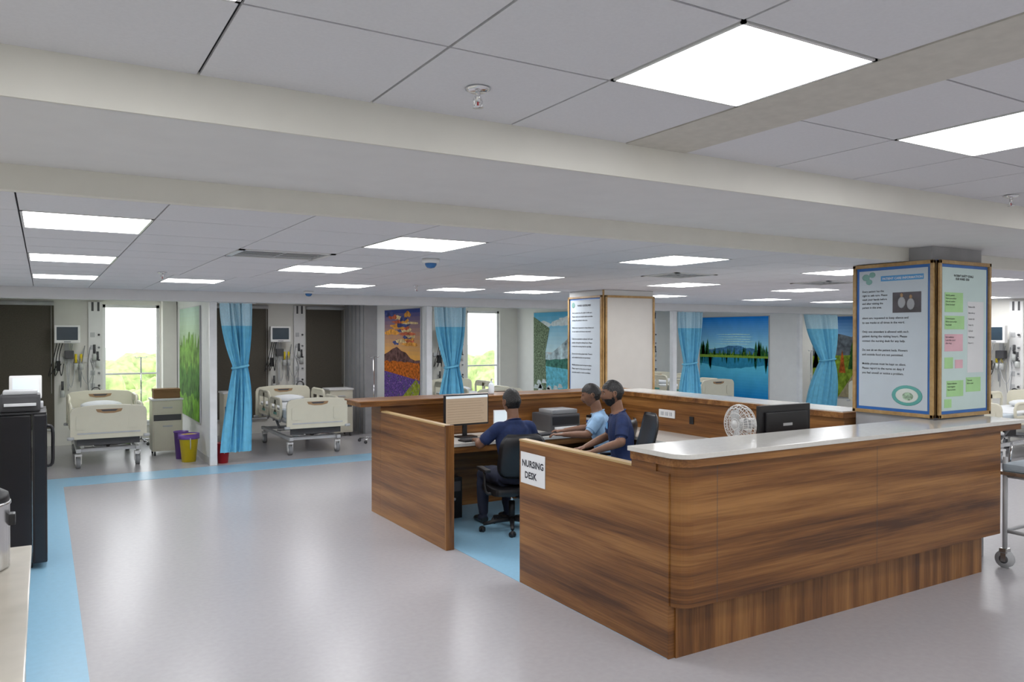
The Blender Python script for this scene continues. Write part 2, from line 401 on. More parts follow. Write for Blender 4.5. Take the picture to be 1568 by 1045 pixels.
# ------------------------------------------------------------------ hospital bed (foot at y=0, head at y=2.1)
def bed():
    b=MB(); rg=mat('rail_green',(.1,.35,.3),.4)
    for x in (-.38,.38):
        for y in (.22,1.86):
            M=Matrix.Translation((x,y,0))
            b.cyl((-.028,0,.075),(.028,0,.075),.075,MGREY,20,M); b.cyl((-.032,0,.075),(.032,0,.075),.045,WHITE,16,M)
            b.box(-.042,-.032,-.03,.03,.06,.19,WHITE,.004,M); b.box(.032,.042,-.03,.03,.06,.19,WHITE,.004,M)
            b.box(-.045,.045,-.04,.04,.17,.20,WHITE,.01,M); b.cyl((0,0,.19),(0,0,.27),.02,STEEL,10,M)
        b.box(x-.03,x+.03,.12,1.98,.23,.28,LGREY,.008)
        b.box(x-.02,x+.02,.1,2.0,.48,.53,LGREY,.006)
    for y in (.22,1.86): b.box(-.40,.40,y-.03,y+.03,.23,.28,LGREY,.008)
    for (ya,yb) in ((.35,.75),(1.3,1.7)):
        for x in (-.25,.25): b.tube([(x,ya,.27),(x,yb,.49)],.022,MGREY,8)
        b.cyl((-.3,yb,.48),(.3,yb,.48),.02,STEEL); b.cyl((-.3,ya,.28),(.3,ya,.28),.02,STEEL)
    b.cyl((0,.3,.3),(0,1.0,.42),.03,DGREY); b.box(-.1,.1,.9,1.2,.3,.42,DGREY,.02)
    b.cyl((-.33,.15,.36),(.33,.15,.36),.016,STEEL); b.tube([(-.2,.02,.33),(-.2,.12,.33),(-.2,.2,.42)],.012,STEEL,8)
    b.box(-.40,.40,.10,.13,.33,.43,DGREY,.005)
    b.box(-.44,.44,.06,2.04,.53,.57,LGREY,.01)
    b.prism(rrect(-.43,.43,.07,2.03,.06),.57,.70,MATT,.02)
    b.prism(rrect(-.435,.435,.5,2.03,.06),.68,.712,SHEET,.01)
    b.ell((0,1.78,.765),(.30,.18,.07),SHEET,n=20)
    def board(y0,y1,zt):
        M=frameM((0,y0,0),(1,0,0),(0,0,1))
        pts=[(-.45,.43),(.45,.43),(.485,.47),(.485,zt-.10),(.465,zt-.05),(.42,zt-.02),(.2,zt),(0,zt+.006),(-.2,zt),(-.42,zt-.02),(-.465,zt-.05),(-.485,zt-.10),(-.485,.47)]
        b.prism(pts,0,-(y1-y0),BEDC,.012,M)
        for s in (y0-.004,y1+.001):
            Mf=frameM((0,s,0),(1,0,0),(0,0,1))
            hp=[(-.17,zt-.055),(.17,zt-.055),(.15,zt-.095),(.06,zt-.115),(-.06,zt-.115),(-.15,zt-.095)]
            b.prism(hp,0,-.003,BEDB,0,Mf)
            hp=[(-.11,zt-.062),(.11,zt-.062),(.08,zt-.088),(-.08,zt-.088)]
            b.prism(hp,.0005,.001,DGREY,0,Mf)
            b.prism(rrect(-.40,.40,.50,.52,.008),0,.003,LGREY,0,Mf)
            b.prism(rrect(-.41,-.25,.56,zt-.14,.03),0,.004,BEDC,0,Mf); b.prism(rrect(.25,.41,.56,zt-.14,.03),0,.004,BEDC,0,Mf)
        for x in (-.50,.50): b.lathe([(0,-.02),(.04,-.02),(.045,0),(.04,.02),(0,.02)],LGREY,(x*.96,y0-.0,.45),16)
    board(0,.045,.90); board(2.06,2.10,.98)
    for s in (-1,1):
        for (ya,yb,zt) in ((.42,1.08,.86),(1.16,1.86,.93)):
            outer=[(ya+.06,.55),(yb-.06,.55),(yb-.01,.62),(yb,zt-.08),(yb-.04,zt-.015),(yb-.1,zt),(ya+.1,zt),(ya+.04,zt-.015),(ya,zt-.08),(ya+.01,.62)]
            c=((ya+yb)/2,(.57+zt)/2+.02)
            b.tube([(s*.465,p[0],p[1]) for p in outer]+[(s*.465,outer[0][0],outer[0][1])],(.022),BEDC,8)
            b.box(s*.465-.012,s*.465+.012,ya+.03,yb-.03,.55,.68,BEDC,.006)
            b.box(s*.465-.012,s*.465+.012,ya+.03,yb-.03,zt-.10,zt-.01,BEDC,.006)
            b.box(s*.465-.012,s*.465+.012,c[0]-.05,c[0]+.05,.6,zt-.02,BEDC,.006)
            b.box(s*.465-.015,s*.465+.015,c[0]-.1,c[0]+.1,.60,.64,rg)
            for yy in (ya+.15,yb-.15): b.tube([(s*.465,yy,.58),(s*.45,yy,.48)],.018,STEEL,8)
    return b.mesh('hospital_bed')
BED=bed()
place(BED,'hospital_bed',(.80,12.42,0))
place(BED,'hospital_bed',(3.70,12.12,0))
place(BED,'hospital_bed',(7.3,12.6,0))
place(BED,'hospital_bed',(10.1,12.6,0))
place(BED,'hospital_bed',(12.9,12.6,0))
place(BED,'hospital_bed',(11.95,6.6,0),-PI/2)
place(BED,'hospital_bed',(15.2,10.5,0),-PI/2)

# bedside cabinet
def cabinet():
    b=MB()
    for x in (-.18,.18):
        for y in (-.16,.16): b.cyl((x-.012,y,.03),(x+.012,y,.03),.03,DGREY,12); b.cyl((x,y,.04),(x,y,.08),.01,STEEL,8)
    b.box(-.22,.22,-.2,.2,.07,.86,BEDC,.012); b.box(-.235,.235,-.215,.215,.86,.89,WHITE,.01)
    b.box(-.20,.20,-.206,-.198,.66,.84,BEDC,.006); b.box(-.20,.20,-.206,-.198,.10,.52,BEDC,.006); b.box(-.2,.2,-.203,-.199,.545,.64,DGREY)
    b.box(-.07,.07,-.22,-.206,.74,.76,LGREY,.004); b.box(-.07,.07,-.22,-.206,.45,.47,LGREY,.004)
    return b.mesh('bedside_cabinet')
CAB=cabinet(); place(CAB,'bedside_cabinet',(1.67,13.5,0)); place(CAB,'bedside_cabinet',(4.75,14.3,0)); place(CAB,'bedside_cabinet',(2.9,14.4,0))
b=MB(); b.box(-.19,.19,-.13,.13,0,.14,CARD,.004); b.box(-.18,.18,-.012,.012,.14,.1425,LGREY); b.box(-.195,.195,-.135,.135,.10,.145,CARD,.003); b.make('cardboard_box',(1.67,13.48,.892))
# bins
def bin_(body,liner,r,h,name,loc):
    b=MB(); b.lathe([(r*.72,0),(r,h*.96),(r*1.08,h*.96),(r*1.08,h),(r*.95,h),(r*.7,.02)],body,n=28)
    if liner: 
        b.lathe([(r*.94,h*.97),(r*1.11,h*1.05),(r*1.13,h*.86),(r*1.085,h*.85)],liner,n=28)
    b.tube([(0,-r*1.1,h*.9),(0,-r*1.2,h*.6),(0,-r*1.05,h*.5)],.006,LGREY,6,sub=4)
    b.make(name,loc)
bin_(YEL,PURP,.135,.40,'waste_bin',(1.86,12.50,0)); bin_(RED,None,.10,.30,'waste_bin',(2.27,12.10,0)); bin_(PURP,None,.1,.42,'waste_bin',(1.80,12.85,0))
# iv stand
def iv():
    b=MB()
    for i in range(5):
        a=2*PI*i/5; b.tube([(0,0,.09),(.26*math.cos(a),.26*math.sin(a),.06)],.012,STEEL,8); b.cyl((.26*math.cos(a),.26*math.sin(a)-.01,.028),(.26*math.cos(a),.26*math.sin(a)+.01,.028),.028,DGREY,12)
    b.cyl((0,0,.08),(0,0,1.5),.012,CHROME,10); b.tube([(-.09,0,1.52),(-.08,0,1.49),(0,0,1.5),(.08,0,1.49),(.09,0,1.52)],.005,CHROME,6,sub=3)
    return b.mesh('iv_stand')
IV=iv(); place(IV,'iv_stand',(1.45,14.9,0)); place(IV,'iv_stand',(5.0,13.1,0)); place(IV,'iv_stand',(16.0,12.6,0))

# ------------------------------------------------------------------ curtains
def curtain(x0, x1, y, zt, zb, zg, wg, seed, shift=0.):
    b=MB(); nu=64; nv=46; vs=[]; fs=[]; ft=[]; cx=(x0+x1)/2; W=x1-x0; ph=seed*1.7
    for j in range(nv+1):
        t=j/nv; z=lerp(zt,zb,t)
        if z>zg: k=(zt-z)/(zt-zg); w=lerp(W,wg,k**1.8); c=cx+shift*k
        else: k=(zg-z)/(zg-zb); w=lerp(wg,W*.95,1-(1-k)**2.2); c=cx+shift*(1-k*.9)
        amp=.030+.018*math.sin(PI*t)
        for i in range(nu+1):
            u=i/nu-.5
            f=math.sin(u*2*PI*6.5+ph+.6*math.sin(3*t+ph))*amp*(.7+.5*math.sin(u*9+ph))
            vs.append((c+u*w+.012*math.sin(8*t+u*20), y+f*(.7+.6*w/W), z))
    for j in range(nv):
        for i in range(nu):
            q=[j*(nu+1)+i,j*(nu+1)+i+1,(j+1)*(nu+1)+i+1,(j+1)*(nu+1)+i]
            (ft if lerp(zt,zb,(j+.5)/nv)>zt-.34 else fs).append(q)
    b.add(vs,fs,CURT,True); b.add(vs,ft,CURT2,True)
    c=cx+shift
    b.tube([(c+wg*.56*math.cos(a),y+.075*math.sin(a),zg+.02*math.cos(a)) for a in [2*PI*i/20 for i in range(21)]],.018,CURT,6,cap=False)
    b.cyl((x0-.02,y,zt+.005),(x1+.05,y,zt+.005),.01,ALU,8)
    b.make('privacy_curtain')
curtain(2.19,2.66,11.93,2.355,.17,1.42,.20,1,.06)
curtain(5.62,6.20,11.93,2.355,.17,1.35,.22,2,.03)
curtain(11.05,11.75,11.93,2.355,.17,1.3,.34,3,.0)
curtain(14.88,16.1,11.93,2.355,.17,1.3,.5,4,.25)

# ------------------------------------------------------------------ paintings
def pm(n,c,r=.7,var=.15,s=14): return mat(n,c,r,var=var,nscale=s,spec=.12)
def grad(b,M,W,z0,z1,c0,c1,name,n=10,k=0.001):
    for i in range(n):
        t=(i+.5)/n; c=tuple(lerp(a,d,t) for a,d in zip(c0,c1))
        b.poly([(0,lerp(z0,z1,i/n)),(W,lerp(z0,z1,i/n)),(W,lerp(z0,z1,(i+1)/n)),(0,lerp(z0,z1,(i+1)/n))],pm(name+str(i),c,var=.05,s=4),M,k)
def ridge(W,base,amp,n,rnd,y0,fn=None):
    p=[(0,y0)]
    for i in range(n+1):
        u=i/n; h=base+amp*(rnd.random()-.5)+(fn(u) if fn else 0); p.append((u*W,h))
    p.append((W,y0)); return p
def trees(b,M,W,y0,hmin,hmax,n,mt,rnd,k,up=1,x0=0.,x1=1.):
    for i in range(n):
        x=lerp(x0,x1,rnd.random())*W; h=lerp(hmin,hmax,rnd.random()); w=h*.17
        x=min(max(x,w),W-w)
        pts=[(x-w,y0),(x+w,y0),(x+w*.45,y0+up*h*.5),(x+w*.6,y0+up*h*.5),(x,y0+up*h),(x-w*.6,y0+up*h*.5),(x-w*.45,y0+up*h*.5)]
        b.poly(pts,mt,M,k)
def cloud(b,M,W,H,x,y,w,h,mt,k):
    b.poly([(max(0,min(W,x+w*math.cos(a)*(1+.2*math.sin(3*a+x*9)))),min(H,y+h*math.sin(a)*(1+.3*math.sin(5*a)))) for a in [2*PI*q/20 for q in range(20)]],mt,M,k)
def painting(M,W,H,style,parent=None):
    b=MB(); rnd=random.Random(style*5+1); b.box(-.012,W+.012,-.012,H+.012,-.02,0,LGREY,0,M)
    P='pic%d_'%style
    if style==1:
        grad(b,M,W,H*.42,H,(1.0,.52,.10),(.02,.07,.30),P+'sky',14)
        cs=[pm(P+'c%d'%i,[(.90,.34,.07),(.07,.09,.24),(.85,.55,.28),(.55,.14,.07)][i],var=.5) for i in range(4)]
        for i in range(22):
            t=i/21; x=W*(.15+.75*rnd.random()); y=H*(.62+.34*t)
            cloud(b,M,W,H,x,y,.14+.24*rnd.random(),.018+.04*rnd.random(),cs[i%4],.002+.0002*i)
        b.poly(ridge(W,H*.45,.04,8,rnd,H*.3,lambda u:.24*max(0,1-abs(u-.35)/.5)),pm(P+'m',(.14,.075,.07),var=.6),M,.0072)
        b.poly(ridge(W,H*.42,.04,12,rnd,0,None),pm(P+'m2',(.52,.14,.02),var=.7,s=22),M,.0078)
        b.poly([(0,0),(W,0),(W,H*.24),(0,H*.31)],pm(P+'f',(.14,.08,.30),var=.6,s=40),M,.0084)
        b.poly([(W*.45,0),(W*.95,0),(W,H*.16),(W,H*.20),(W*.9,H*.25)],pm(P+'p',(.30,.34,.04),var=.4),M,.009)
        fl=[pm(P+'fl%d'%i,[(.5,.25,.62),(.25,.12,.5),(.12,.26,.05)][i]) for i in range(3)]
        for i in range(200): 
            x=rnd.random()*W*.96; y=rnd.random()*H*.27; q=.014+.02*rnd.random(); b.poly([(x,y),(x+q,y),(x+q/2,y+q)],fl[i%3],M,.010)
    elif style==2:
        grad(b,M,W,H*.5,H,(.60,.82,.90),(.10,.46,.74),P+'sky')
        for i in range(6): cloud(b,M,W,H,W*rnd.random(),H*(.75+.2*rnd.random()),.3,.06,pm(P+'cl%d'%i,(.7,.78,.82)),.002+.0002*i)
        b.poly(ridge(W,H*.50,.1,10,rnd,H*.2,lambda u:.42*max(0,1-abs(u-.72)/.3)),pm(P+'m',(.42,.54,.64),var=.7,s=6),M,.004)
        b.poly(ridge(W,H*.42,.06,10,rnd,0),pm(P+'l',(.06,.20,.16),var=.5),M,.005)
        b.poly([(0,0),(W,0),(W,H*.28),(0,H*.34)],pm(P+'w',(.14,.50,.64),var=.3),M,.006)
        b.poly([(0,0),(W*.25,0),(W*.22,H*.5),(W*.3,H*.8),(0,H*.95)],pm(P+'t',(.17,.23,.15),var=.7,s=30),M,.007)
        for i in range(20):
            x=rnd.random()*W*.8; y=rnd.random()*H*.15; b.poly([(x,y),(x+.2,y),(x+.14,y+.08),(x+.05,y+.09)],pm(P+'r%d'%i,(.6,.68,.7)),M,.008)
    elif style==3:
        grad(b,M,W,H*.50,H,(.42,.85,.92),(.005,.26,.85),P+'sky',18)
        for i in range(5): cloud(b,M,W,H,W*(.3+.6*rnd.random()),H*(.66+.03*i),.55,.012,pm(P+'cl%d'%i,(.5,.82,.9)),.0015+.0002*i)
        b.poly(ridge(W,H*.575,.05,16,rnd,H*.4,lambda u:.13*max(0,1-abs(u-.5)/.45)),pm(P+'m',(.06,.20,.38),var=.4),M,.003)
        b.poly(ridge(W*.96,H*.62,.03,12,rnd,H*.55,lambda u:-.14*abs(u-.5)),pm(P+'mm',(.35,.52,.62),var=.4),M,.0028)
        grad(b,M,W,0,H*.50,(.01,.26,.66),(.16,.70,.88),P+'lake',14,.004)
        b.poly(ridge(W,H*.40,.03,16,rnd,H*.5,lambda u:-.10*max(0,1-abs(u-.5)/.45)),pm(P+'mr',(.03,.26,.44)),M,.0045)
        b.poly([(0,H*.50),(W,H*.50),(W,H*.53),(0,H*.54)],pm(P+'s',(.07,.18,.03)),M,.005)
        tm=pm(P+'t',(.02,.11,.03),var=.6,s=30); tr=pm(P+'tr',(.008,.12,.10),var=.5,s=30); ty=pm(P+'ty',(.16,.32,.03),var=.5,s=30)
        trees(b,M,W,H*.51,.10,.24,34,tm,rnd,.006); trees(b,M,W,H*.505,.06,.16,30,ty,rnd,.0065); trees(b,M,W,H*.50,.08,.2,34,tr,rnd,.007,-1)
        trees(b,M,W,H*.50,.3,.46,6,tm,rnd,.008,1,0,.18); trees(b,M,W,H*.50,.25,.42,6,tm,rnd,.008,1,.82,1)
        trees(b,M,W,H*.50,.25,.40,5,tr,rnd,.0085,-1,0,.18); trees(b,M,W,H*.50,.25,.4,5,tr,rnd,.0085,-1,.82,1)
        b.poly([(0,H*.485),(W,H*.49),(W,H*.515),(0,H*.52)],pm(P+'g',(.22,.38,.05)),M,.009)
    elif style==4:
        grad(b,M,W,H*.6,H,(.35,.62,.85),(.04,.18,.50),P+'sky')
        b.poly(ridge(W,H*.78,.25,9,rnd,H*.3),pm(P+'m',(.12,.14,.16),var=.5,s=8),M,.003)
        b.poly([(0,0),(W,0),(W,H*.55),(0,H*.5)],pm(P+'g',(.20,.30,.03),var=.5,s=10),M,.004)
        trees(b,M,W,H*.35,.4,.95,12,pm(P+'t',(.025,.09,.02),var=.5),rnd,.005)
        trees(b,M,W,H*.3,.4,.8,5,pm(P+'o',(.38,.10,.02),var=.5),rnd,.006); b.poly([(W*.3,0),(W*.8,0),(W*.5,H*.35)],pm(P+'p',(.35,.30,.18)),M,.007)
    else:
        grad(b,M,W,H*.6,H,(.34,.46,.22),(.46,.62,.52),P+'sky')
        b.poly(ridge(W,H*.70,.3,22,rnd,0),pm(P+'a',(.15,.31,.05),var=.6,s=7),M,.003)
        b.poly(ridge(W,H*.45,.25,20,rnd,0),pm(P+'b',(.07,.20,.03),var=.6,s=7),M,.004); b.poly(ridge(W,H*.2,.12,14,rnd,0),pm(P+'c',(.17,.40,.04),var=.5,s=7),M,.005)
    return b.make('landscape_painting')
painting(negX(5.465,13.75,.72),1.6,1.62,1)
painting(negX(9.335,14.65,.65),2.1,1.72,2)
painting(negX(14.735,15.05,.35),2.25,1.98,3)
painting(negX(17.475,13.7,.3),2.6,2.05,4)
painting(negX(2.045,14.7,.55),2.0,1.78,5)

# ------------------------------------------------------------------ nursing desk
CT=1.21
desk=bpy.data.objects.new('nursing_desk',None); sc.collection.objects.link(desk)
b=MB()
def rc(x0,x1,y0,y1,r,n=8):
    p=[(x1,y0),(x1,y1),(x0,y1)]
    for i in range(n+1):
        a=PI+PI/2*i/n; p.append((x0+r+r*math.cos(a), y0+r+r*math.sin(a)))
    return p
def rcL(x0,x1,y0,y1,y2,xn,r,n=8):
    return [(x1,y0),(x1,y1),(xn,y1),(xn,y2),(x0,y2)]+rc(x0,x1,y0,y1,r,n)[3:]
b.prism(rc(3.13,6.54,3.35,3.62,.10),.31,CT-.075,WH)
b.prism(rcL(3.115,6.80,3.325,3.63,3.78,6.12,.12),CT-.08,CT-.03,WT,.004)
b.box(3.17,6.42,3.43,3.60,0,.312,WV)
for x in (3.42,4.95): b.box(x,x+.003,3.3495,3.3512,.31,CT-.075,DGREY)
b.make('front_panel',parent=desk)
b=MB()
b.prism(rcL(3.10,6.82,3.31,3.64,3.79,6.12,.13),CT-.03,CT,TOPW,.005)
b.make('front_counter_top',parent=desk)
b=MB()
b.box(3.12,3.18,3.44,5.10,0,1.085,WH,.003); b.box(3.118,3.182,3.775,5.105,1.085,1.10,PANTOP,.003)
b.box(3.121,3.179,3.55,3.775,1.08,CT-.078,WH)
b.box(3.02,3.08,6.20,7.72,0,1.085,WH,.003); b.box(3.018,3.082,6.195,7.70,1.085,1.10,PANTOP,.003)
b.box(3.02,3.10,6.17,6.20,0,1.10,WV,.003)
b.make('side_panel',parent=desk)
b=MB()
b.box(3.18,6.05,3.63,4.25,.765,.80,TOPW,.004); b.box(3.18,6.05,4.22,4.25,.70,.765,WT)
b.box(3.08,6.05,7.02,7.70,.765,.80,TOPW,.004); b.box(3.08,6.05,7.04,7.06,.70,.765,WT)
b.box(5.45,6.05,4.43,7.02,.765,.80,TOPW,.004)
b.make('worktop',parent=desk)
b=MB()
b.box(3.02,6.40,7.72,7.98,0,CT-.06,WH); b.box(2.78,6.42,7.66,8.08,CT-.06,CT-.015,WT,.004); b.box(2.76,6.42,7.65,8.10,CT-.015,CT,WT,.004)
b.box(6.06,6.32,4.42,7.72,0,CT-.05,WH); b.box(6.02,6.48,4.40,7.66,CT-.05,CT,WT,.004); b.box(6.04,6.46,4.42,7.64,CT,CT+.008,TOPW)
b.make('counter_wall',parent=desk)
b=MB()
for (x0,x1,y0,y1) in ((3.10,3.45,7.12,7.66),(4.7,5.1,7.25,7.66),(5.55,6.0,5.2,5.6)):
    b.box(x0,x1,y0,y1,.06,.70,WH,.004)
    for z in (.10,.30,.50): b.box(x0+.01,x1-.01,y0-.014,y0,z,z+.18,WH,.003); b.box((x0+x1)/2-.05,(x0+x1)/2+.05,y0-.028,y0-.014,z+.09,z+.10,STEEL)
b.make('drawer_pedestal',parent=desk)
b=MB()
for (y,z) in ((6.7,1.0),(5.6,.98)): b.box(6.045,6.06,y-.13,y+.13,z-.045,z+.045,WHITE,.006); [b.box(6.038,6.046,y+dy-.02,y+dy+.02,z-.02,z+.02,LGREY) for dy in (-.07,0,.07)]
b.box(6.05,6.06,6.28,6.34,.92,1.0,BLACK)
b.make('wall_socket')
b=MB(); M=negX(3.117,5.075,.775); b.box(0,.335,0,.235,-.001,.002,PAPER,0,M); sg=b.make('paper_sign')
text('NURSING\n  DESK',.069,negX(3.114,5.055,.905),INK,sg,off=.0022,ls=1.25)

# ------------------------------------------------------------------ columns with notice boards
b=MB(); b.box(6.18,6.90,3.70,4.10,0,HS,GREYC); b.box(6.165,6.92,3.68,4.38,0,HF-.002,GREYC,.004); b.make('column')
b=MB()
W=.73; Hh=1.28; z0=CT+.01
M=negX(6.152,4.39,z0)
def noticeframe(b,M,W,H,fw=.03):
    for q in ((0,W,0,fw),(0,W,H-fw,H),(0,fw,0,H),(W-fw,W,0,H)): b.box(*q,-.01,.022,WL,.004,M)
b.box(0,W,0,Hh,-.005,.004,BLUEB,0,M); noticeframe(b,M,W,Hh); b.box(.055,W-.055,.055,Hh-.055,.004,.008,POST,0,M)
b.box(.26,W-.09,1.13,1.175,.008,.009,mat('title_blue',(.10,.35,.68),.5),0,M)
b.box(.37,.62,.86,1.03,.008,.010,mat('photo_dark',(.05,.04,.05),.4,var=.5),0,M)
pw=mat('photo_grey',(.35,.36,.38),.4)
for q in ((.45,.945),(.53,.93)): b.ell((q[0],q[1],.010),(.035,.05,.002),pw,M,12); b.ell((q[0],q[1]+.06,.010),(.014,.018,.002),BEDB,M,12)
b.ell((.50,.17,.010),(.135,.085,.003),mat('globe_teal',(.12,.42,.38),.5),M,24); b.ell((.50,.17,.012),(.10,.06,.003),mat('globe_white',(.7,.75,.7),.5),M,24); b.ell((.51,.165,.014),(.05,.035,.003),mat('globe_mix',(.35,.5,.35),.5,var=.6,nscale=40),M,16)
lg=mat('logo_green',(.22,.42,.38),.5)
for (x,y,r) in ((.12,1.17,.035),(.18,1.19,.03),(.15,1.13,.03)): b.ell((x,y,.009),(r,r*.8,.002),lg,M,16)
M2=negY(6.17,3.652,z0); W2=.76
b.box(0,W2,0,Hh,-.005,.004,BLUEB,0,M2); noticeframe(b,M2,W2,Hh); b.box(.055,W2-.055,.055,Hh-.055,.004,.008,POSTG,0,M2)
for (x,y,w,h,mm) in ((.09,.86,.26,.16,NGRN),(.09,.72,.28,.11,NGRN),(.09,.54,.26,.14,NPNK),(.09,.40,.12,.09,NGRN),(.24,.40,.11,.07,NPNK),(.12,.17,.24,.13,NGRN),(.40,.20,.22,.12,NGRN),(.09,.08,.10,.07,NGRN)):
    b.box(x,x+w,y,y+h,.008,.010,mm,0,M2)
b.box(.42,.66,.36,.95,.008,.009,PAPER,0,M2)
nb=b.make('notice_board')
L1="Every patient has the right to safe care.\nPlease wash your hands before and after\nvisiting the patient in this area.\n\nVisitors are requested to keep silence and\nto use masks at all times in the ward.\n\nOnly one attendant is allowed with each\npatient during the visiting hours. Please\ncontact the nursing desk for any help.\n\nDo not sit on the patient beds. Flowers\nand outside food are not permitted.\n\nMobile phones must be kept on silent.\nPlease report to the nurse on duty if\nyou feel unwell or notice a problem."
def off(M,u,v,n): return M@Matrix.Translation((u,v,n))
text('PATIENT CARE INFORMATION',.026,off(M,.275,1.142,.0095),PAPER,nb,off=.0006)
text("Every patient has the\nright to safe care. Please\nwash your hands before\nand after visiting the\npatient in this area.",.024,off(M,.085,1.04,.009),INK,nb,ls=1.45,off=.0004)
text(L1[120:],.0262,off(M,.085,.81,.009),INK,nb,ls=1.5,off=.0004)
text('PATIENT SAFETY GOALS\n   OUR WARD 2023',.026,off(M2,.22,1.15,.009),INK,nb,off=.0008)
for (x,y,t) in ((.10,.99,'Identify patients\nName and number\nAsk and confirm\nCheck the band'),(.10,.80,'Communication\nWrite down orders\nRead back'),(.10,.65,'Safe medicines\nLook alike sound\nalike drugs'),(.13,.27,'Reduce infection\nHand hygiene\nFive moments'),(.43,.90,'Reduce falls\n\nBed rails up\n\nAssess risk\n\nKeep dry\n\nCall bell\n\nNight lamp\n\nReport it'),(.41,.29,'Time out\nBefore start')):
    text(t,.02,off(M2,x,y,.0115),INK,nb,ls=1.25)
b=MB(); b.box(6.52,7.40,8.48,9.28,0,HF-.002,WALLW,.004); b.box(6.50,6.52,8.46,8.48,0,HF-.003,WL)
b.make('column')
b=MB(); M=negX(6.505,9.27,1.05); W=.79; Hh=1.38
b.box(0,W,0,Hh,-.01,.004,BLUEB,0,M); noticeframe(b,M,W,Hh); b.box(.05,W-.05,.05,Hh-.05,.004,.008,POST,0,M)
b.ell((.12,Hh-.12,.009),(.04,.04,.002),lg,M,16)
M2=negY(6.53,8.465,1.05); W2=.87
b.box(0,W2,0,Hh,-.01,.006,BOARD,0,M2); noticeframe(b,M2,W2,Hh)
nb=b.make('notice_board'); text('WARD GUIDELINES',.036,off(M,.22,Hh-.14,.0095),INK,nb,off=.001); text(L1,.030,off(M,.09,Hh-.24,.0095),INK,nb,ls=1.75,off=.0005)

# ------------------------------------------------------------------ computers etc
def monitor(w,h,scr,name,loc,rz):
    """screen faces local -Y"""
    b=MB(); b.prism(rrect(-.11,.11,-.08,.09,.03),0,.012,BLACK,.004); b.box(-.025,.025,.02,.045,.01,.20,BLACK,.004)
    b.box(-w/2,w/2,-.02,.015,.13,.13+h,BLACK,.008); b.box(-w/2+.05,w/2-.05,.012,.035,.18,.08+h,BLACK,.01)
    b.box(-.05,.05,.035,.038,.20+h/3,.22+h/3,LGREY)
    b.box(-w/2+.014,w/2-.014,-.0225,-.0195,.13+.02,.13+h-.014,scr)
    if scr is SCREEN:
        rl=mat('row_line',(.2,.15,.1),.5)
        for i in range(9): b.box(-w/2+.03,w/2-.06-.02*(i%3),-.0235,-.0222,.17+i*.027,.172+i*.027,rl)
        b.box(-w/2+.014,w/2-.014,-.0236,-.0222,.13+h-.04,.13+h-.014,SCRW)
    return b.make(name,loc,rz)
monitor(.54,.33,SCREEN,'computer_monitor',(3.87,7.42,.80),.05)
monitor(.56,.34,SCREEN,'computer_monitor',(4.80,4.02,.90),PI)
b=MB(); b.box(4.62,4.98,3.86,4.2,.80,.899,DGREY,.01); b.box(4.64,4.96,4.2,4.205,.82,.88,MGREY); b.make('monitor_riser')
def keyboard(loc,rz):
    b=MB(); b.box(-.22,.22,-.07,.07,0,.018,BLACK,.005)
    for r in range(5):
        for c in range(14): b.box(-.205+c*.0295,-.18+c*.0295,-.058+r*.024,-.038+r*.024,.018,.024,DGREY)
    b.make('keyboard',loc,rz)
keyboard((3.88,7.14,.8),.1); keyboard((4.60,7.12,.8),.1)
b=MB(); b.box(-.2,.2,-.2,.2,0,.20,DGREY,.02); b.box(-.17,.17,-.19,.1,.20,.25,MGREY,.015); b.box(-.15,.15,-.24,-.18,.03,.06,PAPER); b.box(-.18,.18,-.206,-.2,.08,.17,BLACK); b.make('laser_printer',(5.05,7.46,.80),0)
b=MB(); b.lathe([(.0,0),(.032,0),(.034,.02),(.034,.11),(.02,.13),(.012,.135),(.012,.15),(0,.15)],mat('bottle_white',(.7,.75,.8),.3)); b.tube([(0,0,.15),(0,0,.175),(0,-.04,.175)],.007,WHITE,8); b.make('sanitizer_bottle',(4.42,7.85,CT))
b=MB(); b.box(-.09,.09,-.004,.004,0,.24,SCRW,.002); b.box(-.1,.1,-.002,.006,-.0,.25,WHITE,.002); b.box(-.1,.1,-.05,.05,-.004,.006,WHITE); b.make('document_holder',(4.36,7.5,.81),-.2)
b=MB(); 
for i in range(5): b.box(-.14,.14,-.1,.1,.03*i,.03*i+.026,[DGREY,MGREY,INKB,LGREY,BLACK][i],.003)
b.make('file_stack',(5.65,7.4,.80),.1)
b=MB(); b.box(-.09,.09,-.22,.22,.0,.42,BLACK,.01); b.box(-.07,.07,-.226,-.22,.28,.38,DGREY); b.cyl((0,-.226,.2),(0,-.222,.2),.015,LGREY,12); b.make('computer_tower',(3.62,7.42,.003))
b=MB(); b.lathe([(0,0),(.03,0),(.04,.1),(.038,.1),(.03,.01),(0,.01)],DGREY); 
for i in range(5): b.tube([(.01*math.cos(i*1.3),.01*math.sin(i*1.3),.02),(.03*math.cos(i*1.3),.03*math.sin(i*1.3),.16)],.004,[RED,INKB,BLACK,YEL,WHITE][i],6)
b.make('pen_holder',(3.30,7.5,.80))
